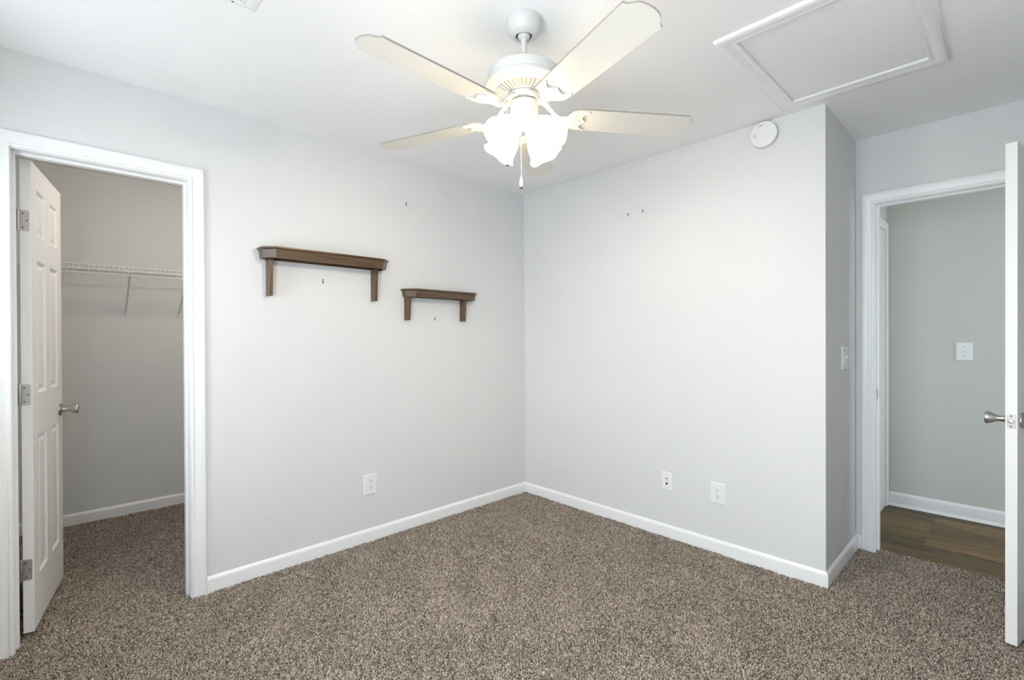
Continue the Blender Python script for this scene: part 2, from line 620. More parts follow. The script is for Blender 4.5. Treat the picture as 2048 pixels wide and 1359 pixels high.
# orientation: going from (0,cx) up to (0,0) the room (x>0) lies to the right, so mirror the profile offset
BHn = [(-o_, h) for o_, h in BH]
baseboard('baseboard_left', main, [0], 'white baseboard under the two wood shelves', BHn)
baseboard('baseboard_back', main, [1], 'white baseboard under the low wall plates', BHn)
baseboard('baseboard_alcove_side', main, [2], 'short white baseboard under the double light switch', BHn)
baseboard('baseboard_alcove', main, [3], 'tiny white baseboard stub beside the bedroom door casing', BHn)
baseboard('baseboard_closet', [(-1.66, -3.1), (-1.66, -1.2)], None, 'white baseboard along the closet back wall', BHn)
baseboard('baseboard_closet_left', [(-WT - 0.1, -3.1), (-1.66 + 0.0125, -3.1)], None, 'white baseboard behind the open closet door', BHn)
HBASE = [(0, 0), (0.024, 0), (0.024, 0.006), (0.021, 0.013), (0.0145, 0.018), (0.0125, 0.019), (0.0125, 0.082), (0.011, 0.089), (0.005, 0.097), (0.002, 0.1), (0, 0.1)]
baseboard('baseboard_hall', [(2.131 + 0.0175, HB), (4.6, HB)], None, 'white baseboard with shoe moulding along the hall wall', [(-o_, h - 0.002) for o_, h in HBASE])
baseboard('baseboard_right', [(RX, D), (RX, FY + 0.013)], None, 'white baseboard behind the open bedroom door', BHn)
baseboard('baseboard_front', [(RX - 0.0125, FY), (0, FY)], None, 'white baseboard under the bedroom windows', BHn)


# ------------------------------------------------------------------ doors
def panel_door(bm, w_, h_, t_, rows, stile, mull):
    """six-panel slab: x 0..w, y 0..t, z 0..h, panels sunk on both faces"""
    pw = (w_ - 2 * stile - mull) / 2
    xs = [0, stile, stile + pw, stile + pw + mull, w_ - stile, w_]
    zs = [0]
    for a, b_ in rows:
        zs += [a, b_]
    zs.append(h_)
    for side in (0, 1):
        yy = lambda dep: dep if side == 0 else t_ - dep
        grid = {}
        for i, x in enumerate(xs):
            for k, z in enumerate(zs):
                grid[i, k] = bm.verts.new((x, yy(0), z))
        for i in range(5):
            for k in range(len(zs) - 1):
                q = [grid[i, k], grid[i + 1, k], grid[i + 1, k + 1], grid[i, k + 1]]
                if i in (1, 3) and k % 2 == 1:
                    xa, xb, za, zb = xs[i], xs[i + 1], zs[k], zs[k + 1]
                    prev = q
                    for ins, dep in ((0.010, 0.0085), (0.016, 0.0095), (0.034, 0.003)):
                        cur = [bm.verts.new((xa + ins, yy(dep), za + ins)), bm.verts.new((xb - ins, yy(dep), za + ins)), bm.verts.new((xb - ins, yy(dep), zb - ins)), bm.verts.new((xa + ins, yy(dep), zb - ins))]
                        for j in range(4):
                            bm.faces.new((prev[j], prev[(j + 1) % 4], cur[(j + 1) % 4], cur[j]))
                        prev = cur
                    bm.faces.new(prev)
                else:
                    bm.faces.new(q)
    # edges
    box_pts = [(0, 0), (w_, 0), (w_, t_), (0, t_)]
    for (xa, ya), (xb, yb) in (((0, 0), (0, t_)), ((w_, 0), (w_, t_))):
        bm.faces.new([bm.verts.new(p) for p in ((xa, ya, 0), (xb, yb, 0), (xb, yb, h_), (xa, ya, h_))])
    for z in (0, h_):
        bm.faces.new([bm.verts.new((x, y, z)) for x, y in box_pts])
    bmesh.ops.remove_doubles(bm, verts=bm.verts[:], dist=1e-5)


ROSE = [(0, 0), (0.031, 0), (0.0325, 0.002), (0.032, 0.005), (0.027, 0.009), (0.016, 0.011), (0.013, 0.012)]
KNOB = [(0.013, 0.010), (0.0125, 0.020), (0.0112, 0.028), (0.0125, 0.036), (0.017, 0.044), (0.0225, 0.055), (0.0255, 0.064), (0.0262, 0.069), (0.0245, 0.0725), (0.019, 0.074), (0.017, 0.0728), (0, 0.0735)]


ROWS = [(0.215, 0.825), (1.015, 1.60), (1.715, 1.915)]
# closet door: hinge pin at (-0.118, CY0 + 0.002); local x runs from hinge to free edge, local y through thickness
bm = bmesh.new()
DW1, DT = 0.582, 0.035
panel_door(bm, DW1, 2.02, DT, [(a, b_) for a, b_ in ROWS], 0.09, 0.095)
# closed direction +y with thickness towards +x ; opened 80 deg into the closet
ang = math.radians(90 + 80.2)
cl = mk('door_1', bm, M['door'], None)
# local x -> (cos ang, sin ang), local y -> must point to the +y face: mirror thickness
cl.location = (-0.119, CY0 + 0.020, 0.016)
cl.rotation_euler = (0, 0, ang)
for vtx in cl.data.vertices:
    vtx.co.y = -vtx.co.y
cl.data.flip_normals()
tag(cl, 'white six-panel closet door standing open into the closet', 'door', None, 'structure')
for z in (0.285 - 0.016, 1.033 - 0.016, 1.775 - 0.016):
    bm = bmesh.new()
    # leaf on the hinge edge (x = 0 face), rounded corners
    pts = []
    hw_, hh, rc = 0.0155, 0.0445, 0.008
    for cxx, czz, a0 in ((hw_ - rc, hh - rc, 0), ):
        for k in range(5):
            t = PI / 2 * k / 4
            pts.append((cxx + rc * math.cos(t), czz + rc * math.sin(t)))
    pts += [(-hw_, hh), (-hw_, -hh)]
    for k in range(5):
        t = -PI / 2 + PI / 2 * k / 4
        pts.append((hw_ - rc + rc * math.cos(t), -hh + rc + rc * math.sin(t)))
    # poly plane: local -y direction = across the edge, z = up; extrude along x
    mt = Matrix.Translation((0.001, -0.014, z)) @ Matrix(((0, 0, -1, 0), (-1, 0, 0, 0), (0, 1, 0, 0), (0, 0, 0, 1)))
    prism(bm, pts, 0, 0.0025, mt)
    hg = mk('hinge', bm, M['nickel'], cl)
    hg['label'] = 'nickel hinge'
    bm = bmesh.new()
    lathe(bm, [(0, -0.046), (0.0055, -0.046), (0.006, -0.044), (0.006, 0.044), (0.0055, 0.046), (0, 0.046)], 14, Matrix.Translation((-0.001, 0.005, z)))
    mk('hinge_pin', bm, M['nickel'], hg, 40)
    for yy_, zz_ in ((-0.010, 0.030), (-0.021, 0.0), (-0.010, -0.030)):
        bm = bmesh.new()
        lathe(bm, [(0, 0.001), (0.0035, 0.0008), (0.0038, 0)], 12, Matrix.Translation((-0.0014, yy_, z + zz_)) @ Matrix.Rotation(-PI / 2, 4, 'Y'))
        mk('screw', bm, M['steel'], hg)
    # the leaf on the jamb side
    bm = bmesh.new()
    mt2 = Matrix.Rotation(-ang, 4, 'Z') @ Matrix.Translation((0.119, -CY0 - 0.020, -0.016))
    box(bm, -0.110, -0.080, CY0 - 0.0002, CY0 + 0.0018, z + 0.016 - 0.0445, z + 0.016 + 0.0445, mt2)
    mk('jamb_leaf', bm, M['nickel'], hg)


def add_knob_neg(parent, x, z, t_):
    for y, sgn in ((0.0, 1), (-t_, -1)):
        mt = Matrix.Translation((x, y, z)) @ Matrix.Rotation(-sgn * PI / 2, 4, 'X')
        bm = bmesh.new()
        lathe(bm, ROSE, 40, mt)
        mk('rosette', bm, M['nickel'], parent, 30)['label'] = 'round nickel rosette'
        bm = bmesh.new()
        lathe(bm, KNOB, 40, mt)
        mk('door_knob', bm, M['nickel'], parent, 35)['label'] = 'brushed nickel tulip knob'


add_knob_neg(cl, DW1 - 0.06, 0.905 - 0.016, DT)

# bedroom door: pivot at (2.953, 0.670); local x hinge -> free, swings into the room
bm = bmesh.new()
DW2 = 0.711
panel_door(bm, DW2, 2.03, DT, ROWS, 0.11, 0.11)
bd = mk('door_2', bm, M['door'], None)
th = math.radians(78.4)
bd.location = (2.953, 0.670, 0.016)
bd.rotation_euler = (0, 0, PI + th)
for vtx in bd.data.vertices:
    vtx.co.y = -vtx.co.y
bd.data.flip_normals()
tag(bd, 'white bedroom door standing open, its edge with the latch towards the room', 'door', None, 'structure')
add_knob_neg(bd, DW2 - 0.06, 0.905, DT)
bm = bmesh.new()
bevel_box(bm, DW2 - 0.0005, DW2 + 0.0015, -DT / 2 - 0.0125, -DT / 2 + 0.0125, 0.905 - 0.0285, 0.905 + 0.0285, 0.0008)
lp = mk('latch_plate', bm, M['nickel'], bd)
lp['label'] = 'nickel latch plate on the door edge'
bm = bmesh.new()
lathe(bm, [(0.0095, 0), (0.0095, 0.007), (0.0085, 0.009), (0, 0.010)], 24, Matrix.Translation((DW2 + 0.001, -DT / 2, 0.905)) @ Matrix.Rotation(PI / 2, 4, 'Y'))
mk('latch_bolt', bm, M['nickel'], lp, 40)
for dz in (-0.021, 0.021):
    bm = bmesh.new()
    lathe(bm, [(0.0035, 0), (0.003, 0.0008), (0, 0.001)], 12, Matrix.Translation((DW2 + 0.0015, -DT / 2, 0.905 + dz)) @ Matrix.Rotation(PI / 2, 4, 'Y'))
    mk('screw', bm, M['steel'], lp)
for z in (0.25, 1.0, 1.78):
    bm = bmesh.new()
    lathe(bm, [(0, -0.045), (0.006, -0.045), (0.006, 0.045), (0, 0.045)], 14, Matrix.Translation((-0.001, 0.005, z)))
    mk('hinge_pin', bm, M['nickel'], bd, 40)['label'] = 'nickel hinge pin'


# ------------------------------------------------------------------ wood wall shelves
def wall_shelf(label, y0, y1, depth, ch, ztop, zbot, bracket_y, zbr, bd_top, bd_bot):
    t = thing('wall_shelf', label, 'shelf', (0, y0, zbot), 0, 'brown wood shelves on the wall')
    L = y1 - y0
    h_ = ztop - zbot

    def poly(o_):
        c2 = o_ * math.tan(PI / 8)
        return [(0.0, o_), (depth - ch - c2, o_), (depth - o_, ch + c2), (depth - o_, L - ch - c2), (depth - ch - c2, L - o_), (0.0, L - o_)]

    def loft(levels, hollow=False):
        bm = bmesh.new()
        rings = []
        for z, o_ in levels:
            rings.append([bm.verts.new((x, y, z)) for x, y in poly(o_)])
        for a, b_ in zip(rings, rings[1:]):
            for k in range(6):
                bm.faces.new((a[k], a[(k + 1) % 6], b_[(k + 1) % 6], b_[k]))
        bm.faces.new(rings[0])
        if hollow:
            zt = h_ - 0.014
            inn = [[bm.verts.new((max(x, 0.001), y, z)) for x, y in poly(0.030)] for z in (levels[-1][0], zt)]
            for a, b_ in ((rings[-1], inn[0]), (inn[0], inn[1])):
                for k in range(6):
                    bm.faces.new((a[k], a[(k + 1) % 6], b_[(k + 1) % 6], b_[k]))
            bm.faces.new(inn[1])
        else:
            bm.faces.new(rings[-1])
        return bm

    bm = loft([(h_, 0.001), (h_ - 0.001, 0.0), (h_ - 0.007, 0.0), (h_ - 0.0085, 0.002)])
    mk('shelf_board', bm, M['wood'], t)
    bm = loft([(h_ - 0.0085, 0.0035), (h_ - 0.012, 0.0065), (h_ - 0.0155, 0.0095), (0.0008, 0.0155), (0.0, 0.0165)], True)
    mk('apron', bm, M['wood'], t)
    for by, bw in bracket_y:
        bm = bmesh.new()
        z0_, z1_ = zbr - zbot, 0.0
        pts = [(0.0, z1_), (0.0, z0_ + 0.002), (0.002, z0_), (bd_bot - 0.002, z0_), (bd_bot, z0_ + 0.003), (bd_top, z1_)]
        mt = Matrix.Translation((0, by - y0 + bw, 0)) @ Matrix.Rotation(PI / 2, 4, 'X')
        prism(bm, pts, 0, bw, mt)
        bmesh.ops.bevel(bm, geom=[e_ for e_ in bm.edges if abs(e_.verts[0].co.y - e_.verts[1].co.y) < 1e-4], offset=0.0012, segments=1, affect='EDGES')
        mk('bracket', bm, M['wood'], t)
    return t


wall_shelf('longer brown wood shelf with clipped corners and two tapered brackets', -2.031, -1.288, 0.130, 0.056, 1.752, 1.694, ((-1.986, 0.019), (-1.373, 0.019)), 1.498, 0.064, 0.053)
wall_shelf('shorter brown wood shelf with clipped corners, nearer the room corner', -1.160, -0.548, 0.105, 0.056, 1.590, 1.538, ((-1.134, 0.019), (-0.672, 0.019)), 1.385, 0.060, 0.048)


# ------------------------------------------------------------------ hooks and nails left in the walls
def hook(label, y, z):
    t = thing('picture_hook', label, 'hook', (0, y, z), 0, 'bare hooks and nails in the walls')
    bm = bmesh.new()
    lathe(bm, [(0, 0.0), (0.0048, 0.0), (0.0048, 0.0012), (0.003, 0.002), (0, 0.002)], 14, Matrix.Translation((0, 0, -0.008)) @ Matrix.Rotation(PI / 2, 4, 'Y'))
    mk('backplate', bm, M['steel'], t)
    bm = bmesh.new()
    tube(bm, [(0.0, 0, -0.008), (0.006, -0.003, -0.006), (0.0105, -0.007, -0.001), (0.0125, -0.008, 0.004), (0.0115, -0.005, 0.0085), (0.008, 0.001, 0.011)], 0.0018, 7)
    mk('hook_wire', bm, M['steel'], t, 60)
    return t


hook('tiny dark hook high on the shelf wall, above the gap between shelves', -1.115, 2.157)
hook('tiny dark hook under the longer brown shelf', -1.674, 1.602)
hook('tiny dark hook under the shorter brown shelf', -0.890, 1.401)


def nail(label, x, z):
    t = thing('nail', label, 'nail', (x, 0, z), 0, 'bare hooks and nails in the walls')
    bm = bmesh.new()
    tube(bm, [(-0.004, 0.004, -0.010), (0.007, -0.010, 0.007)], 0.0019, 8)
    mk('shank', bm, M['steel'], t, 60)
    bm = bmesh.new()
    d_ = Vector((0.011, -0.014, 0.017)).normalized()
    tube(bm, [Vector((0.007, -0.010, 0.007)), Vector((0.007, -0.010, 0.007)) + d_ * 0.0018], 0.0038, 12)
    mk('nail_head', bm, M['steel'], t, 60)
    return t


nail('bare nail in the back wall, lower and farther from the smoke detector of the pair', 0.990, 2.092)
nail('bare nail in the back wall, slightly higher and nearer the smoke detector of the pair', 1.101, 2.093)


# ------------------------------------------------------------------ wall plates
def plate_frame(t, w_, h_, name='cover_plate'):
    """local: x across, z up, y = 0 wall, -y out"""
    bm = bmesh.new()
    lv = [(0.0, 0.0), (0.0, -0.0025), (0.0025, -0.0055), (0.006, -0.0062)]
    rings = []
    for ins, y in lv:
        a, b_ = w_ / 2 - ins, h_ / 2 - ins
        rings.append([bm.verts.new((sx * a, y, sz * b_)) for sx, sz in ((-1, -1), (1, -1), (1, 1), (-1, 1))])
    for p, q in zip(rings, rings[1:]):
        for k in range(4):
            bm.faces.new((p[k], p[(k + 1) % 4], q[(k + 1) % 4], q[k]))
    bm.faces.new(rings[0])
    bm.faces.new(rings[-1])
    return mk(name, bm, M['plastic'], t)


YR = Matrix.Rotation(PI / 2, 4, 'X')     # lathe axis z -> -y


def screw(t, x, z, mat='plastic', rad=0.0035):
    bm = bmesh.new()
    lathe(bm, [(rad, 0), (rad, 0.0006), (rad * 0.7, 0.0013), (0, 0.0016)], 14, Matrix.Translation((x, -0.006, z)) @ YR)
    s = mk('screw', bm, M[mat], t, 50)
    bm = bmesh.new()
    box(bm, -rad * 0.8, rad * 0.8, -0.0018, -0.0012, -0.0004, 0.0004, Matrix.Translation((x, -0.006, z)))
    mk('screw_slot', bm, M['greymark'], s)


def outlet(label, loc, rotz, w_=0.089, h_=0.124):
    t = thing('power_outlet', label, 'outlet', loc, rotz, 'duplex power outlets')
    plate_frame(t, w_, h_)
    for sz in (-1, 1):
        bm = bmesh.new()
        pts = []
        for k in range(28):
            a = 2 * PI * k / 28
            pts.append((0.0172 * math.cos(a), max(-0.0135, min(0.0135, 0.0172 * math.sin(a)))))
        prism(bm, pts, 0.0055, 0.0082, Matrix.Translation((0, 0, sz * 0.0195)) @ YR)
        rc = mk('receptacle', bm, M['plastic'], t)
        for (xa, xb, za, zb) in ((-0.0075, -0.0052, -0.0005, 0.0085), (0.0052, 0.0075, 0.0005, 0.0075)):
            bm = bmesh.new()
            box(bm, xa, xb, -0.0086, -0.008, 0.0195 * sz + za, 0.0195 * sz + zb)
            mk('slot', bm, M['dark'], rc)
        bm = bmesh.new()
        pts = [(0.0029 * math.cos(2 * PI * k / 14), 0.0029 * math.sin(2 * PI * k / 14) - 0.007) for k in range(14)]
        prism(bm, pts, 0.008, 0.0086, Matrix.Translation((0, 0, sz * 0.0195)) @ YR)
        mk('ground_hole', bm, M['dark'], rc)
    screw(t, 0, 0)
    return t


outlet('white duplex outlet low on the wall with the shelves', (0, -1.383, 0.350), PI / 2)
outlet('white duplex outlet low on the back wall beside the cable plate', (1.5955, 0, 0.3465), 0)

t = thing('cable_plate', 'narrow white wall plate with two cable sockets, left of the outlet', 'wall plate', (1.273, 0, 0.351), 0)
plate_frame(t, 0.073, 0.116)
for dz, mname in ((0.017, 'brass'), (-0.014, 'dark')):
    bm = bmesh.new()
    lathe(bm, [(0.0062, 0.005), (0.0062, 0.0085), (0.0048, 0.0088), (0.0046, 0.0150), (0.0028, 0.0152), (0.0027, 0.011), (0, 0.011)], 6 if mname == 'brass' else 20, Matrix.Translation((0, 0, dz)) @ YR)
    mk('cable_socket', bm, M[mname], t)
screw(t, 0, 0.042, 'greymark', 0.0028)
screw(t, 0, -0.042, 'greymark', 0.0028)


def toggle(t, x, z):
    bm = bmesh.new()
    box(bm, x - 0.0052, x + 0.0052, -0.0072, -0.006, z - 0.012, z + 0.012)
    s = mk('switch_collar', bm, M['plastic'], t)
    bm = bmesh.new()
    mt = Matrix.Translation((x, -0.006, z)) @ Matrix.Rotation(math.radians(-28), 4, 'X')
    box(bm, -0.0036, 0.0036, -0.0095, 0, -0.005, 0.005, mt)
    mk('toggle', bm, M['plastic'], t)


t = thing('light_switch', 'white double switch plate on the short alcove wall', 'light switch', (W, 0.385, 1.147), PI / 2, 'light switches')
plate_frame(t, 0.126, 0.130)
toggle(t, 0.023, 0.0)
for dz in (-0.030, 0.030):
    screw(t, 0.023, dz, 'greymark')
bm = bmesh.new()
box(bm, -0.036, -0.010, -0.0085, -0.0055, -0.033, 0.033)
rc = mk('receptacle', bm, M['plastic'], t)
for dz in (-0.018, 0.018):
    for xa in (-0.029, -0.0195):
        bm = bmesh.new()
        box(bm, xa, xa + 0.0025, -0.0089, -0.0083, dz - 0.003, dz + 0.005)
        mk('slot', bm, M['greymark'], rc)
screw(t, -0.023, 0.048, 'greymark')
screw(t, -0.023, -0.048, 'greymark')

t = thing('light_switch', 'white single switch plate on the hall wall beyond the doorway', 'light switch', (2.560, HB, 1.157), 0, 'light switches')
plate_frame(t, 0.086, 0.126)
toggle(t, 0.0, 0.0)
for dz in (-0.030, 0.030):
    screw(t, 0.0, dz, 'greymark')

# ------------------------------------------------------------------ smoke detector
t = thing('smoke_detector', 'round white smoke detector high on the back wall', 'smoke detector', (1.858, 0, 2.3645))
bm = bmesh.new()
lathe(bm, [(0, 0), (0.0715, 0), (0.0715, 0.012), (0.070, 0.0135)], 64, YR)
mk('mounting_base', bm, M['plastic'], t, 35)
bm = bmesh.new()
lathe(bm, [(0.066, 0.0125), (0.066, 0.015), (0.069, 0.0165), (0.0695, 0.022), (0.0685, 0.029), (0.066, 0.0325), (0.060, 0.0342), (0, 0.0352)], 64, YR)
mk('cover', bm, M['plastic'], t, 35)
bm = bmesh.new()
box(bm, -0.012, 0.012, -0.0352, -0.0335, -0.0013, 0.0013, Matrix.Translation((-0.012, 0, 0.047)) @ Matrix.Rotation(math.radians(-8), 4, 'Y'))
mk('sounder_slot', bm, M['dark'], t)
bm = bmesh.new()
tube(bm, [(-0.046, -0.0350, 0.006), (-0.0475, -0.0350, -0.002), (-0.046, -0.0350, -0.010)], 0.0008, 5)
tube(bm, [(-0.040, -0.0352, 0.010), (-0.0405, -0.0352, -0.014)], 0.0007, 5)
tube(bm, [(-0.036, -0.0352, 0.012), (-0.034, -0.0352, 0.008), (-0.037, -0.0352, 0.006)], 0.0007, 5)
tube(bm, [(-0.034, -0.0352, 0.003), (-0.0325, -0.0352, -0.003), (-0.034, -0.0352, -0.010)], 0.0008, 5)
mk('printed_mark', bm, M['greymark'], t)

# ------------------------------------------------------------------ attic hatch
t = thing('attic_hatch', 'rectangular white attic access hatch with moulded frame in the ceiling', 'attic hatch', (2.29, -0.505, H))
bm = bmesh.new()
ox, oy = 2.29, -0.505
a0, a1, b0, b1 = HA
path = [(a0 - ox + .004, b0 - oy + .004), (a1 - ox - .004, b0 - oy + .004), (a1 - ox - .004, b1 - oy - .004), (a0 - ox + .004, b1 - oy - .004)]
FR = [(0.0, 0.0), (0.0, -0.008), (-0.004, -0.0115), (-0.011, -0.0125), (-0.016, -0.0105), (-0.021, -0.010), (-0.029, -0.0125), (-0.042, -0.0165), (-0.055, -0.0175), (-0.063, -0.0145), (-0.066, -0.010), (-0.066, 0.0)]
FR = [(o_, h_) for o_, h_ in FR]
sweep(bm, path, FR, f3, True)
mk('frame', bm, M['trim'], t, 40)
bm = bmesh.new()
box(bm, a0 - ox + 0.0005, a1 - ox - 0.0005, b0 - oy + 0.0005, b1 - oy - 0.0005, 0.002, 0.02)
m, nt, b = new_mat('hatch panel white', (0.90, 0.90, 0.885, 1), 0.7)
nz = bumpy(nt, b, 140, 0.2)
tc = node(nt, 'ShaderNodeTexCoord')
sm = node(nt, 'ShaderNodeTexNoise')
sm.inputs['Scale'].default_value = 16
sm.inputs['Detail'].default_value = 6
cr = node(nt, 'ShaderNodeValToRGB')
cr.color_ramp.elements[0].position = 0.66
cr.color_ramp.elements[0].color = (0.90, 0.90, 0.885, 1)
cr.color_ramp.elements[1].position = 0.80
cr.color_ramp.elements[1].color = (0.74, 0.735, 0.72, 1)
nt.links.new(tc.outputs['Object'], sm.inputs['Vector'])
nt.links.new(sm.outputs['Fac'], cr.inputs['Fac'])
nt.links.new(cr.outputs['Color'], b.inputs['Base Color'])
mk('panel', bm, m, t)['label'] = 'scuffed white hatch panel'

# ------------------------------------------------------------------ ceiling register
t = thing('ceiling_vent', 'white metal ceiling air register near the closet', 'vent', (1.083, -2.382, H))
bm = bmesh.new()
hx_, hy_ = 0.165, 0.088
sweep(bm, [(-hx_ + 0.03, -hy_ + 0.03), (hx_ - 0.03, -hy_ + 0.03), (hx_ - 0.03, hy_ - 0.03), (-hx_ + 0.03, hy_ - 0.03)], [(0.0, -0.001), (0.0, -0.007), (-0.004, -0.0085), (-0.012, -0.008), (-0.028, -0.004), (-0.03, -0.002), (-0.03, 0.0)], f3, True)
mk('frame', bm, M['trim'], t, 30)
bm = bmesh.new()
box(bm, -hx_ + 0.028, hx_ - 0.028, -hy_ + 0.028, hy_ - 0.028, -0.0012, -0.0004)
mk('duct_opening', bm, M['greymark'], t)
for k in range(9):
    bm = bmesh.new()
    y = -hy_ + 0.035 + k * (2 * hy_ - 0.07) / 8
    box(bm, -hx_ + 0.031, hx_ - 0.031, -0.0065, 0.0065, -0.0004, 0.0004, Matrix.Translation((0, y, -0.0052)) @ Matrix.Rotation(math.radians(25 if k < 5 else -25), 4, 'X'))
    mk('slat', bm, M['trim'], t)
for sx in (-1, 1):
    bm = bmesh.new()
    lathe(bm, [(0, -0.0085), (0.004, -0.008), (0.004, -0.006)], 12, Matrix.Translation((sx * (hx_ - 0.014), 0.015, 0)))
    mk('screw', bm, M['steel'], t)

# ------------------------------------------------------------------ closet wire shelf
SX0, SX1, SZ = -1.655, -1.352, 1.752
t = thing('wire_shelf', 'white wire closet shelf on slanted braces', 'wire shelf', (-1.66, -2.2, SZ))
oy = -2.2
ox = -1.66
bm = bmesh.new()
ya, yb = -3.09 - oy, -1.21 - oy
for x, z, rad in ((SX0 - ox + 0.004, 0, 0.0032), (-1.50 - ox, -0.005, 0.0028), (SX1 - ox, 0, 0.0034), (SX1 - ox + 0.004, -0.026, 0.0028), (SX1 - ox + 0.002, -0.054, 0.0034)):
    tube(bm, [(x, ya, z), (x, yb, z)], rad, 8)
mk('rail', bm, M['wire'], t, 60)
bm = bmesh.new()
y = ya + 0.01
while y < yb:
    tube(bm, [(SX0 - ox + 0.004, y, 0.003), (SX1 - ox, y, 0.003), (SX1 - ox + 0.004, y, -0.004), (SX1 - ox + 0.004, y, -0.054)], 0.0016, 5)
    y += 0.0254
mk('cross_wires', bm, M['wire'], t)
for y in (-2.434, -2.112, -3.0, -1.8):
    bm = bmesh.new()
    yy = y - oy
    p0, p1 = Vector((0.004, yy, 1.462 - SZ)), Vector((SX1 - ox - 0.004, yy, -0.034))
    # flat channel brace
    d_ = (p1 - p0).normalized()
    nrm_ = Vector((-d_.z, 0, d_.x))
    vs_ = []
    for p in (p0, p1):
        for sy in (-1, 1):
            for sn in (-1, 1):
                vs_.append(bm.verts.new(p + Vector((0, sy * 0.0055, 0)) + nrm_ * sn * 0.0035))
    for f in ((0, 1, 3, 2), (4, 6, 7, 5), (0, 4, 5, 1), (2, 3, 7, 6), (0, 2, 6, 4), (1, 5, 7, 3)):
        bm.faces.new([vs_[i] for i in f])
    bevel_box(bm, 0.0, 0.004, yy - 0.009, yy + 0.009, 1.462 - SZ - 0.030, 1.462 - SZ + 0.006, 0.001, 1)
    br_ = mk('brace', bm, M['wire'], t)
    bm = bmesh.new()
    lathe(bm, [(0.004, 0), (0.003, 0.002), (0, 0.0025)], 12, Matrix.Translation((0.004, yy, 1.462 - SZ - 0.016)) @ Matrix.Rotation(PI / 2, 4, 'Y'))
    mk('screw', bm, M['steel'], br_)
for y in (-2.757, -2.449, -2.122, -1.85):
    bm = bmesh.new()
    yy = y - oy
    bevel_box(bm, 0.0, 0.010, yy - 0.006, yy + 0.006, -0.014, 0.008, 0.001, 1)
    bevel_box(bm, 0.0, 0.005, yy - 0.003, yy + 0.003, -0.072, -0.010, 0.0008, 1)
    mk('wall_clip', bm, M['wire'], t)

# ------------------------------------------------------------------ ceiling fan
FX, FYc = 1.546, -1.558
fan = thing('ceiling_fan', 'white five-blade ceiling fan with four lit tulip glass shades', 'ceiling fan', (FX, FYc, H))
zf = lambda z: z - H
bm = bmesh.new()
lathe(bm, [(0.0, zf(2.439)), (0.066, zf(2.439)), (0.0665, zf(2.424)), (0.065, zf(2.410)), (0.059, zf(2.396)), (0.049, zf(2.385)), (0.039, zf(2.3785)), (0.0335, zf(2.3765)), (0.031, zf(2.379)), (0.030, zf(2.386)), (0.0, zf(2.388))], 56)
cn = mk('canopy', bm, M['enamel'], fan, 35)
bm = bmesh.new()
lathe(bm, [(0.029, zf(2.3860)), (0.029, zf(2.384)), (0.012, zf(2.384))], 32)
mk('canopy_opening', bm, M['dark'], cn)
bm = bmesh.new()
lathe(bm, [(0.021, zf(2.392)), (0.024, zf(2.385)), (0.022, zf(2.377)), (0.0165, zf(2.371)), (0.0108, zf(2.369))], 32)
mk('ball_joint', bm, M['enamel'], cn, 40)
bm = bmesh.new()
lathe(bm, [(0.0106, zf(2.385)), (0.0106, zf(2.255))], 24)
mk('downrod', bm, M['enamel'], fan, 60)
bm = bmesh.new()
prof = [(0.0, 2.262), (0.022, 2.262), (0.026, 2.256), (0.060, 2.252), (0.105, 2.250), (0.124, 2.247), (0.133, 2.240), (0.1365, 2.230), (0.1365, 2.206), (0.139, 2.203), (0.1425, 2.199), (0.1435, 2.192), (0.1425, 2.1885), (0.1400, 2.1880), (0.1375, 2.1905), (0.134, 2.1895), (0.128, 2.183), (0.120, 2.1775), (0.109, 2.1735), (0.066, 2.1637), (0.064, 2.161), (0.0, 2.160)]
lathe(bm, [(a, zf(b_)) for a, b_ in prof], 96)
mh = mk('motor_housing', bm, M['enamel'], fan, 28)
bm = bmesh.new()
for k in range(40):
    b2 = bmesh.new()
    box(b2, 0.068, 0.107, -0.0030, 0.0030, -0.0005, 0.006)
    for vtx in b2.verts:
        vtx.co.z += 2.1602 - H + (vtx.co.x - 0.066) / 0.047 * 0.0105
        if vtx.co.x > 0.1:
            vtx.co.y *= 1.5
    join(bm, b2, Matrix.Rotation(2 * PI * k / 40, 4, 'Z'))
mk('vent_ribs', bm, M['enamel'], mh)
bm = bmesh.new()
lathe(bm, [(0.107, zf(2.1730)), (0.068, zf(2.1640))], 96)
m, _, _ = new_mat('tan vent shade', (0.40, 0.33, 0.22, 1), 0.5)  # shade of the vent slots painted as a tan ring between the ribs
mk('vent_shade_ring', bm, m, mh)
# flywheel carrying the irons
bm = bmesh.new()
lathe(bm, [(0.0, zf(2.161)), (0.060, zf(2.161)), (0.064, zf(2.158)), (0.064, zf(2.150)), (0.058, zf(2.146)), (0.0, zf(2.146))], 48)
mk('flywheel', bm, M['enamel'], fan, 35)
bm = bmesh.new()
lathe(bm, [(0.030, zf(2.147)), (0.0255, zf(2.144)), (0.0255, zf(2.132)), (0.0, zf(2.131))], 40)
mk('neck', bm, M['enamel'], fan, 35)
bm = bmesh.new()
lathe(bm, [(0.0, zf(2.136)), (0.046, zf(2.136)), (0.050, zf(2.134)), (0.0515, zf(2.130)), (0.0515, zf(2.100)), (0.0522, zf(2.098)), (0.0522, zf(2.0955)), (0.0515, zf(2.094)), (0.0515, zf(2.074)), (0.049, zf(2.069)), (0.038, zf(2.060)), (0.024, zf(2.050)), (0.016, zf(2.040)), (0.012, zf(2.034)), (0.0, zf(2.031))], 56)
sh = mk('switch_housing', bm, M['enamel'], fan, 30)

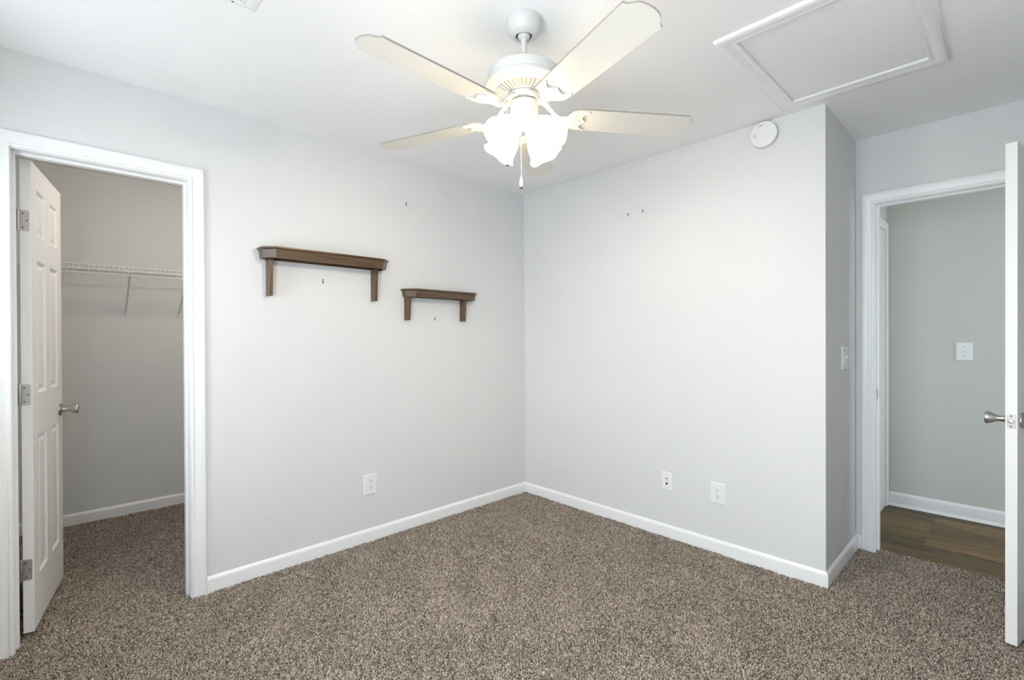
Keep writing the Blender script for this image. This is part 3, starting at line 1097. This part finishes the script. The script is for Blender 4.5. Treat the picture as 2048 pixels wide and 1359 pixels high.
# blades
PITCHB = math.radians(-10.0)
A0 = math.radians(-88.49)
ZBL = 2.089
half = [(0.168, 0.020), (0.171, 0.034), (0.178, 0.046), (0.190, 0.054), (0.206, 0.059), (0.24, 0.0605), (0.40, 0.064), (0.627, 0.068), (0.6285, 0.0605), (0.632, 0.0535), (0.638, 0.0475), (0.6465, 0.0435), (0.653, 0.036), (0.658, 0.025), (0.661, 0.012)]
outline = [(x, -y) for x, y in half] + [(x, y) for x, y in half[::-1]]
iron_half = [(0.118, 0.0125), (0.150, 0.012), (0.160, 0.017), (0.166, 0.030), (0.175, 0.042), (0.190, 0.052), (0.206, 0.056), (0.222, 0.0565), (0.236, 0.054), (0.240, 0.050), (0.236, 0.0455), (0.226, 0.042), (0.219, 0.035), (0.2165, 0.026), (0.221, 0.015), (0.230, 0.006), (0.2335, 0.0)]
iron_out = [(x, -y) for x, y in iron_half] + [(x, y) for x, y in iron_half[-2::-1]]
for k in range(5):
    a = A0 + k * 2 * PI / 5
    mt = Matrix.Rotation(a, 4, 'Z') @ Matrix.Translation((0, 0, zf(ZBL))) @ Matrix.Rotation(PITCHB, 4, 'X')
    bm = bmesh.new()
    prism(bm, outline, -0.003, 0.003)
    bmesh.ops.bevel(bm, geom=[e_ for e_ in bm.edges if abs(e_.verts[0].co.z - e_.verts[1].co.z) < 1e-5], offset=0.0012, segments=2, affect='EDGES')
    for f_ in bm.faces:
        f_.normal_update()
        f_.material_index = 1 if abs(f_.normal.z) < 0.9 else 0
    bl = mk('blade', bm, M['blade'], fan)
    bl.data.materials.append(M['blade_edge'])
    bl.matrix_local = mt
    bm = bmesh.new()
    prism(bm, iron_out, -0.0075, -0.0035)
    bmesh.ops.bevel(bm, geom=[e_ for e_ in bm.edges if e_.verts[0].co.z < -0.007 and e_.verts[1].co.z < -0.007], offset=0.0015, segments=2, affect='EDGES')
    # raised rim following the wavy front edge
    rim = [(x, y, -0.0078) for x, y in [(px - 0.003, py) for px, py in iron_half[8:]]]
    rim = [(x, -y, z) for x, y, z in rim] + [(x, y, z) for x, y, z in rim[-2::-1]]
    tube(bm, rim, 0.0026, 6)
    for px, py in ((0.190, 0.026), (0.190, -0.026), (0.205, 0.0)):
        lathe(bm, [(0, -0.0105), (0.004, -0.0098), (0.005, -0.0075)], 12, Matrix.Translation((px, py, 0)))
    # curved arm from the flywheel down to the plate (built in blade space)
    inv = mt.inverted()
    wpt = lambda rr, z: inv @ (Matrix.Rotation(a, 4, 'Z') @ Vector((rr, 0, zf(z))))
    arm = [wpt(0.046, 2.1475), wpt(0.062, 2.146), wpt(0.080, 2.137), wpt(0.098, 2.118), wpt(0.116, 2.097), wpt(0.134, 2.086), wpt(0.160, 2.0835)]
    b2 = bmesh.new()
    rings = []
    for i, p in enumerate(arm):
        wv = [0.017, 0.017, 0.0145, 0.0125, 0.0125, 0.0135, 0.018][i]
        d_ = (arm[min(i + 1, 6)] - arm[max(i - 1, 0)]).normalized()
        side = Vector((0, 1, 0))
        nn = d_.cross(side).normalized()
        ring = []
        for q in range(10):
            tq = 2 * PI * q / 10
            ring.append(b2.verts.new(p + side * math.cos(tq) * wv + nn * math.sin(tq) * 0.0055))
        rings.append(ring)
    for r0_, r1_ in zip(rings, rings[1:]):
        for q in range(10):
            b2.faces.new((r0_[q], r0_[(q + 1) % 10], r1_[(q + 1) % 10], r1_[q]))
    b2.faces.new(rings[0])
    b2.faces.new(rings[-1])
    join(bm, b2)
    ir = mk('blade_iron', bm, M['enamel'], bl, 40)

# light kit
VAZ = math.atan2(v.y, v.x)
S_PROF = [(0.0165, 0.0), (0.019, 0.004), (0.024, 0.012), (0.032, 0.024), (0.041, 0.040), (0.048, 0.058), (0.0515, 0.074), (0.0538, 0.090), (0.0565, 0.101), (0.061, 0.110), (0.0670, 0.117)]
TILT = math.radians(44)               # below the horizontal


def tulip(i, th_, rr, z):
    q = max(0.0, (z - 0.06) / 0.057)
    return (rr * (1 + 0.014 * q * math.cos(5 * th_)), z + 0.003 * q * q * math.cos(5 * th_))


for k in range(4):
    a = VAZ + PI / 4 + k * PI / 2 + math.radians(4)
    hx = Vector((math.cos(a), math.sin(a), 0))
    ax = (hx * math.cos(TILT) + Vector((0, 0, -math.sin(TILT)))).normalized()
    base = hx * 0.046 + Vector((0, 0, zf(2.056)))
    side = Vector((-math.sin(a), math.cos(a), 0))
    upv = ax.cross(side)
    mt = Matrix(((side.x, upv.x, ax.x, base.x), (side.y, upv.y, ax.y, base.y), (side.z, upv.z, ax.z, base.z), (0, 0, 0, 1)))
    bm = bmesh.new()
    prof = S_PROF + [(rr - 0.0025, z) for rr, z in S_PROF[::-1]]
    b2 = bmesh.new()
    lathe(b2, prof, 60, None, tulip)
    join(bm, b2, mt)
    sg = mk('lamp_shade', bm, M['shade'], fan, 60)
    sg['label'] = 'lit frosted tulip glass'
    bm = bmesh.new()
    lathe(bm, [(0.0, -0.030), (0.013, -0.028), (0.0165, -0.012), (0.0205, -0.002), (0.0215, 0.006), (0.0200, 0.010), (0.0, 0.010)], 32, mt)
    mk('lamp_holder', bm, M['enamel'], fan, 40)
    bm = bmesh.new()
    lathe(bm, [(0.010, 0.012), (0.012, 0.026), (0.020, 0.040), (0.0245, 0.054), (0.0245, 0.066), (0.019, 0.079), (0.009, 0.086), (0.0, 0.087)], 24, mt)
    mk('bulb', bm, M['bulb'], sg, 60)

# closet ceiling lamp (above the top edge of the doorway)
t = thing('ceiling_light', 'small flush dome light on the closet ceiling', 'ceiling light', (-0.48, -2.06, H))
bm = bmesh.new()
lathe(bm, [(0.0, -0.001), (0.075, -0.001), (0.078, -0.012), (0.074, -0.02), (0.0, -0.02)], 40)
mk('base', bm, M['enamel'], t, 35)
bm = bmesh.new()
lathe(bm, [(0.070, -0.02), (0.068, -0.035), (0.056, -0.052), (0.034, -0.063), (0.0, -0.067)], 40)
mk('dome', bm, glow('lit closet dome', (1.0, 0.91, 0.80, 1), CLOSET), t, 60)

# pull chains
def pull_chain(x, y, ztop, zpend, plen, mat):
    bm = bmesh.new()
    n_ = int((ztop - zpend) / 0.0045)
    tube(bm, [(x, y, zf(ztop)), (x, y, zf(zpend))], 0.0009, 6)
    for i in range(n_):
        lathe(bm, [(0, -0.0017), (0.0016, 0), (0, 0.0017)], 6, Matrix.Translation((x, y, zf(ztop - i * 0.0045))))
    pc = mk('pull_chain', bm, M['enamel'], fan)
    bm = bmesh.new()
    z0 = zf(zpend)
    s = plen / 0.047
    lathe(bm, [(0.0, z0 + 0.001), (0.0022, z0), (0.0032, z0 - 0.006 * s), (0.0062, z0 - 0.018 * s), (0.0078, z0 - 0.028 * s), (0.0072, z0 - 0.036 * s), (0.0058, z0 - 0.041 * s), (0.0, z0 - 0.041 * s)], 20, Matrix.Translation((x, y, 0)))
    pd = mk('pendant', bm, M['enamel'], pc, 50)
    bm = bmesh.new()
    lathe(bm, [(0.0056, z0 - 0.041 * s), (0.0052, z0 - 0.045 * s), (0.003, z0 - 0.047 * s), (0.0, z0 - 0.047 * s)], 16, Matrix.Translation((x, y, 0)))
    mk('metal_tip', bm, M['steel'], pd, 50)


vh = Vector((v.x, v.y, 0)).normalized()
rh = Vector((r.x, r.y, 0))
p = rh * -0.012 - vh * 0.004
pull_chain(p.x, p.y, 2.040, 1.866, 0.048, None)
p = rh * -0.0625 - vh * 0.030
pull_chain(p.x, p.y, 2.120, 1.922, 0.030, None)

# ------------------------------------------------------------------ carpet pile (tufts over the backing)
bm = bmesh.new()
for (xa, xb, ya, yb) in ((0.013, RX - 0.013, FY + 0.013, -0.013), (W + 0.013, RX - 0.013, -0.013, D - 0.013), (HX0 + 0.004, HX1 - 0.004, D - 0.013, 0.735), (-WT, 0.013, CY0 + 0.004, CY1 - 0.004), (-1.647, -WT, -3.087, -1.213)):
    bm.faces.new([bm.verts.new(q) for q in ((xa, ya, ZB + 0.001), (xb, ya, ZB + 0.001), (xb, yb, ZB + 0.001), (xa, yb, ZB + 0.001))])
carpet = mk('carpet', bm, M['yarn'], None)
tag(carpet, 'mottled taupe frieze carpet covering bedroom, alcove and closet floor', 'carpet', None, 'stuff')
ng = bpy.data.node_groups.new('carpet_pile', 'GeometryNodeTree')
ng.interface.new_socket('Geometry', in_out='INPUT', socket_type='NodeSocketGeometry')
ng.interface.new_socket('Geometry', in_out='OUTPUT', socket_type='NodeSocketGeometry')
N = ng.nodes
Lk = ng.links
gi, go = N.new('NodeGroupInput'), N.new('NodeGroupOutput')
dp = N.new('GeometryNodeDistributePointsOnFaces')
dp.inputs['Density'].default_value = 52000
dp.inputs['Seed'].default_value = 3
bz = N.new('GeometryNodeCurveQuadraticBezier')
bz.inputs['Resolution'].default_value = 3
bz.inputs['Start'].default_value = (0, 0, 0)
bz.inputs['Middle'].default_value = (0.0003, 0, 0.008)
bz.inputs['End'].default_value = (0.0042, 0, 0.0115)
cc = N.new('GeometryNodeCurvePrimitiveCircle')
cc.inputs['Resolution'].default_value = 5
cc.inputs['Radius'].default_value = 0.0018
c2m = N.new('GeometryNodeCurveToMesh')
c2m.inputs['Fill Caps'].default_value = True
smn = N.new('GeometryNodeSetMaterial')
smn.inputs['Material'].default_value = M['yarn']
iop = N.new('GeometryNodeInstanceOnPoints')
rv_ = N.new('FunctionNodeRandomValue')
rv_.data_type = 'FLOAT_VECTOR'
rv_.inputs['Min'].default_value = (-0.55, -0.45, 0)
rv_.inputs['Max'].default_value = (0.55, 0.45, 2 * PI)
rs = N.new('FunctionNodeRandomValue')
rs.data_type = 'FLOAT_VECTOR'
rs.inputs['Min'].default_value = (0.8, 0.8, 0.75)
rs.inputs['Max'].default_value = (1.25, 1.25, 1.15)
rs.inputs['Seed'].default_value = 11
# lean of the pile: footprints and vacuum strokes
pos = N.new('GeometryNodeInputPosition')
mpr = N.new('ShaderNodeVectorRotate')
mpr.rotation_type = 'Z_AXIS'
mpr.inputs['Angle'].default_value = math.radians(38)
mpn = N.new('ShaderNodeVectorMath')
mpn.operation = 'MULTIPLY'
mpn.inputs[1].default_value = (1.0, 2.6, 1)
nz = N.new('ShaderNodeTexNoise')
nz.inputs['Scale'].default_value = 2.7
nz.inputs['Detail'].default_value = 3
mr = N.new('ShaderNodeMapRange')
mr.inputs['From Min'].default_value = 0.36
mr.inputs['From Max'].default_value = 0.64
mr.inputs['To Min'].default_value = -0.9
mr.inputs['To Max'].default_value = 0.9
cmb = N.new('ShaderNodeCombineXYZ')
neg = N.new('ShaderNodeMath')
neg.operation = 'MULTIPLY'
neg.inputs[1].default_value = 0.7
rr_ = N.new('FunctionNodeRotateRotation')
rr_.rotation_space = 'GLOBAL'
e2r = N.new('FunctionNodeEulerToRotation')
e2l = N.new('FunctionNodeEulerToRotation')
Lk.new(gi.outputs[0], dp.inputs['Mesh'])
Lk.new(dp.outputs['Points'], iop.inputs['Points'])
Lk.new(bz.outputs[0], c2m.inputs['Curve'])
Lk.new(cc.outputs[0], c2m.inputs['Profile Curve'])
Lk.new(c2m.outputs[0], smn.inputs['Geometry'])
Lk.new(smn.outputs[0], iop.inputs['Instance'])
Lk.new(rv_.outputs[0], e2r.inputs[0])
Lk.new(e2r.outputs[0], rr_.inputs[0])
Lk.new(e2l.outputs[0], rr_.inputs[1])
Lk.new(rr_.outputs[0], iop.inputs['Rotation'])
Lk.new(rs.outputs[0], iop.inputs['Scale'])
Lk.new(pos.outputs[0], mpr.inputs['Vector'])
Lk.new(mpr.outputs[0], mpn.inputs[0])
Lk.new(mpn.outputs[0], nz.inputs['Vector'])
Lk.new(nz.outputs[0], mr.inputs['Value'])
Lk.new(mr.outputs[0], neg.inputs[0])
Lk.new(mr.outputs[0], cmb.inputs['X'])
Lk.new(neg.outputs[0], cmb.inputs['Y'])
Lk.new(cmb.outputs[0], e2l.inputs[0])
jn = N.new('GeometryNodeJoinGeometry')
Lk.new(iop.outputs[0], jn.inputs[0])
Lk.new(gi.outputs[0], jn.inputs[0])
Lk.new(jn.outputs[0], go.inputs[0])
md = carpet.modifiers.new('pile', 'NODES')
md.node_group = ng
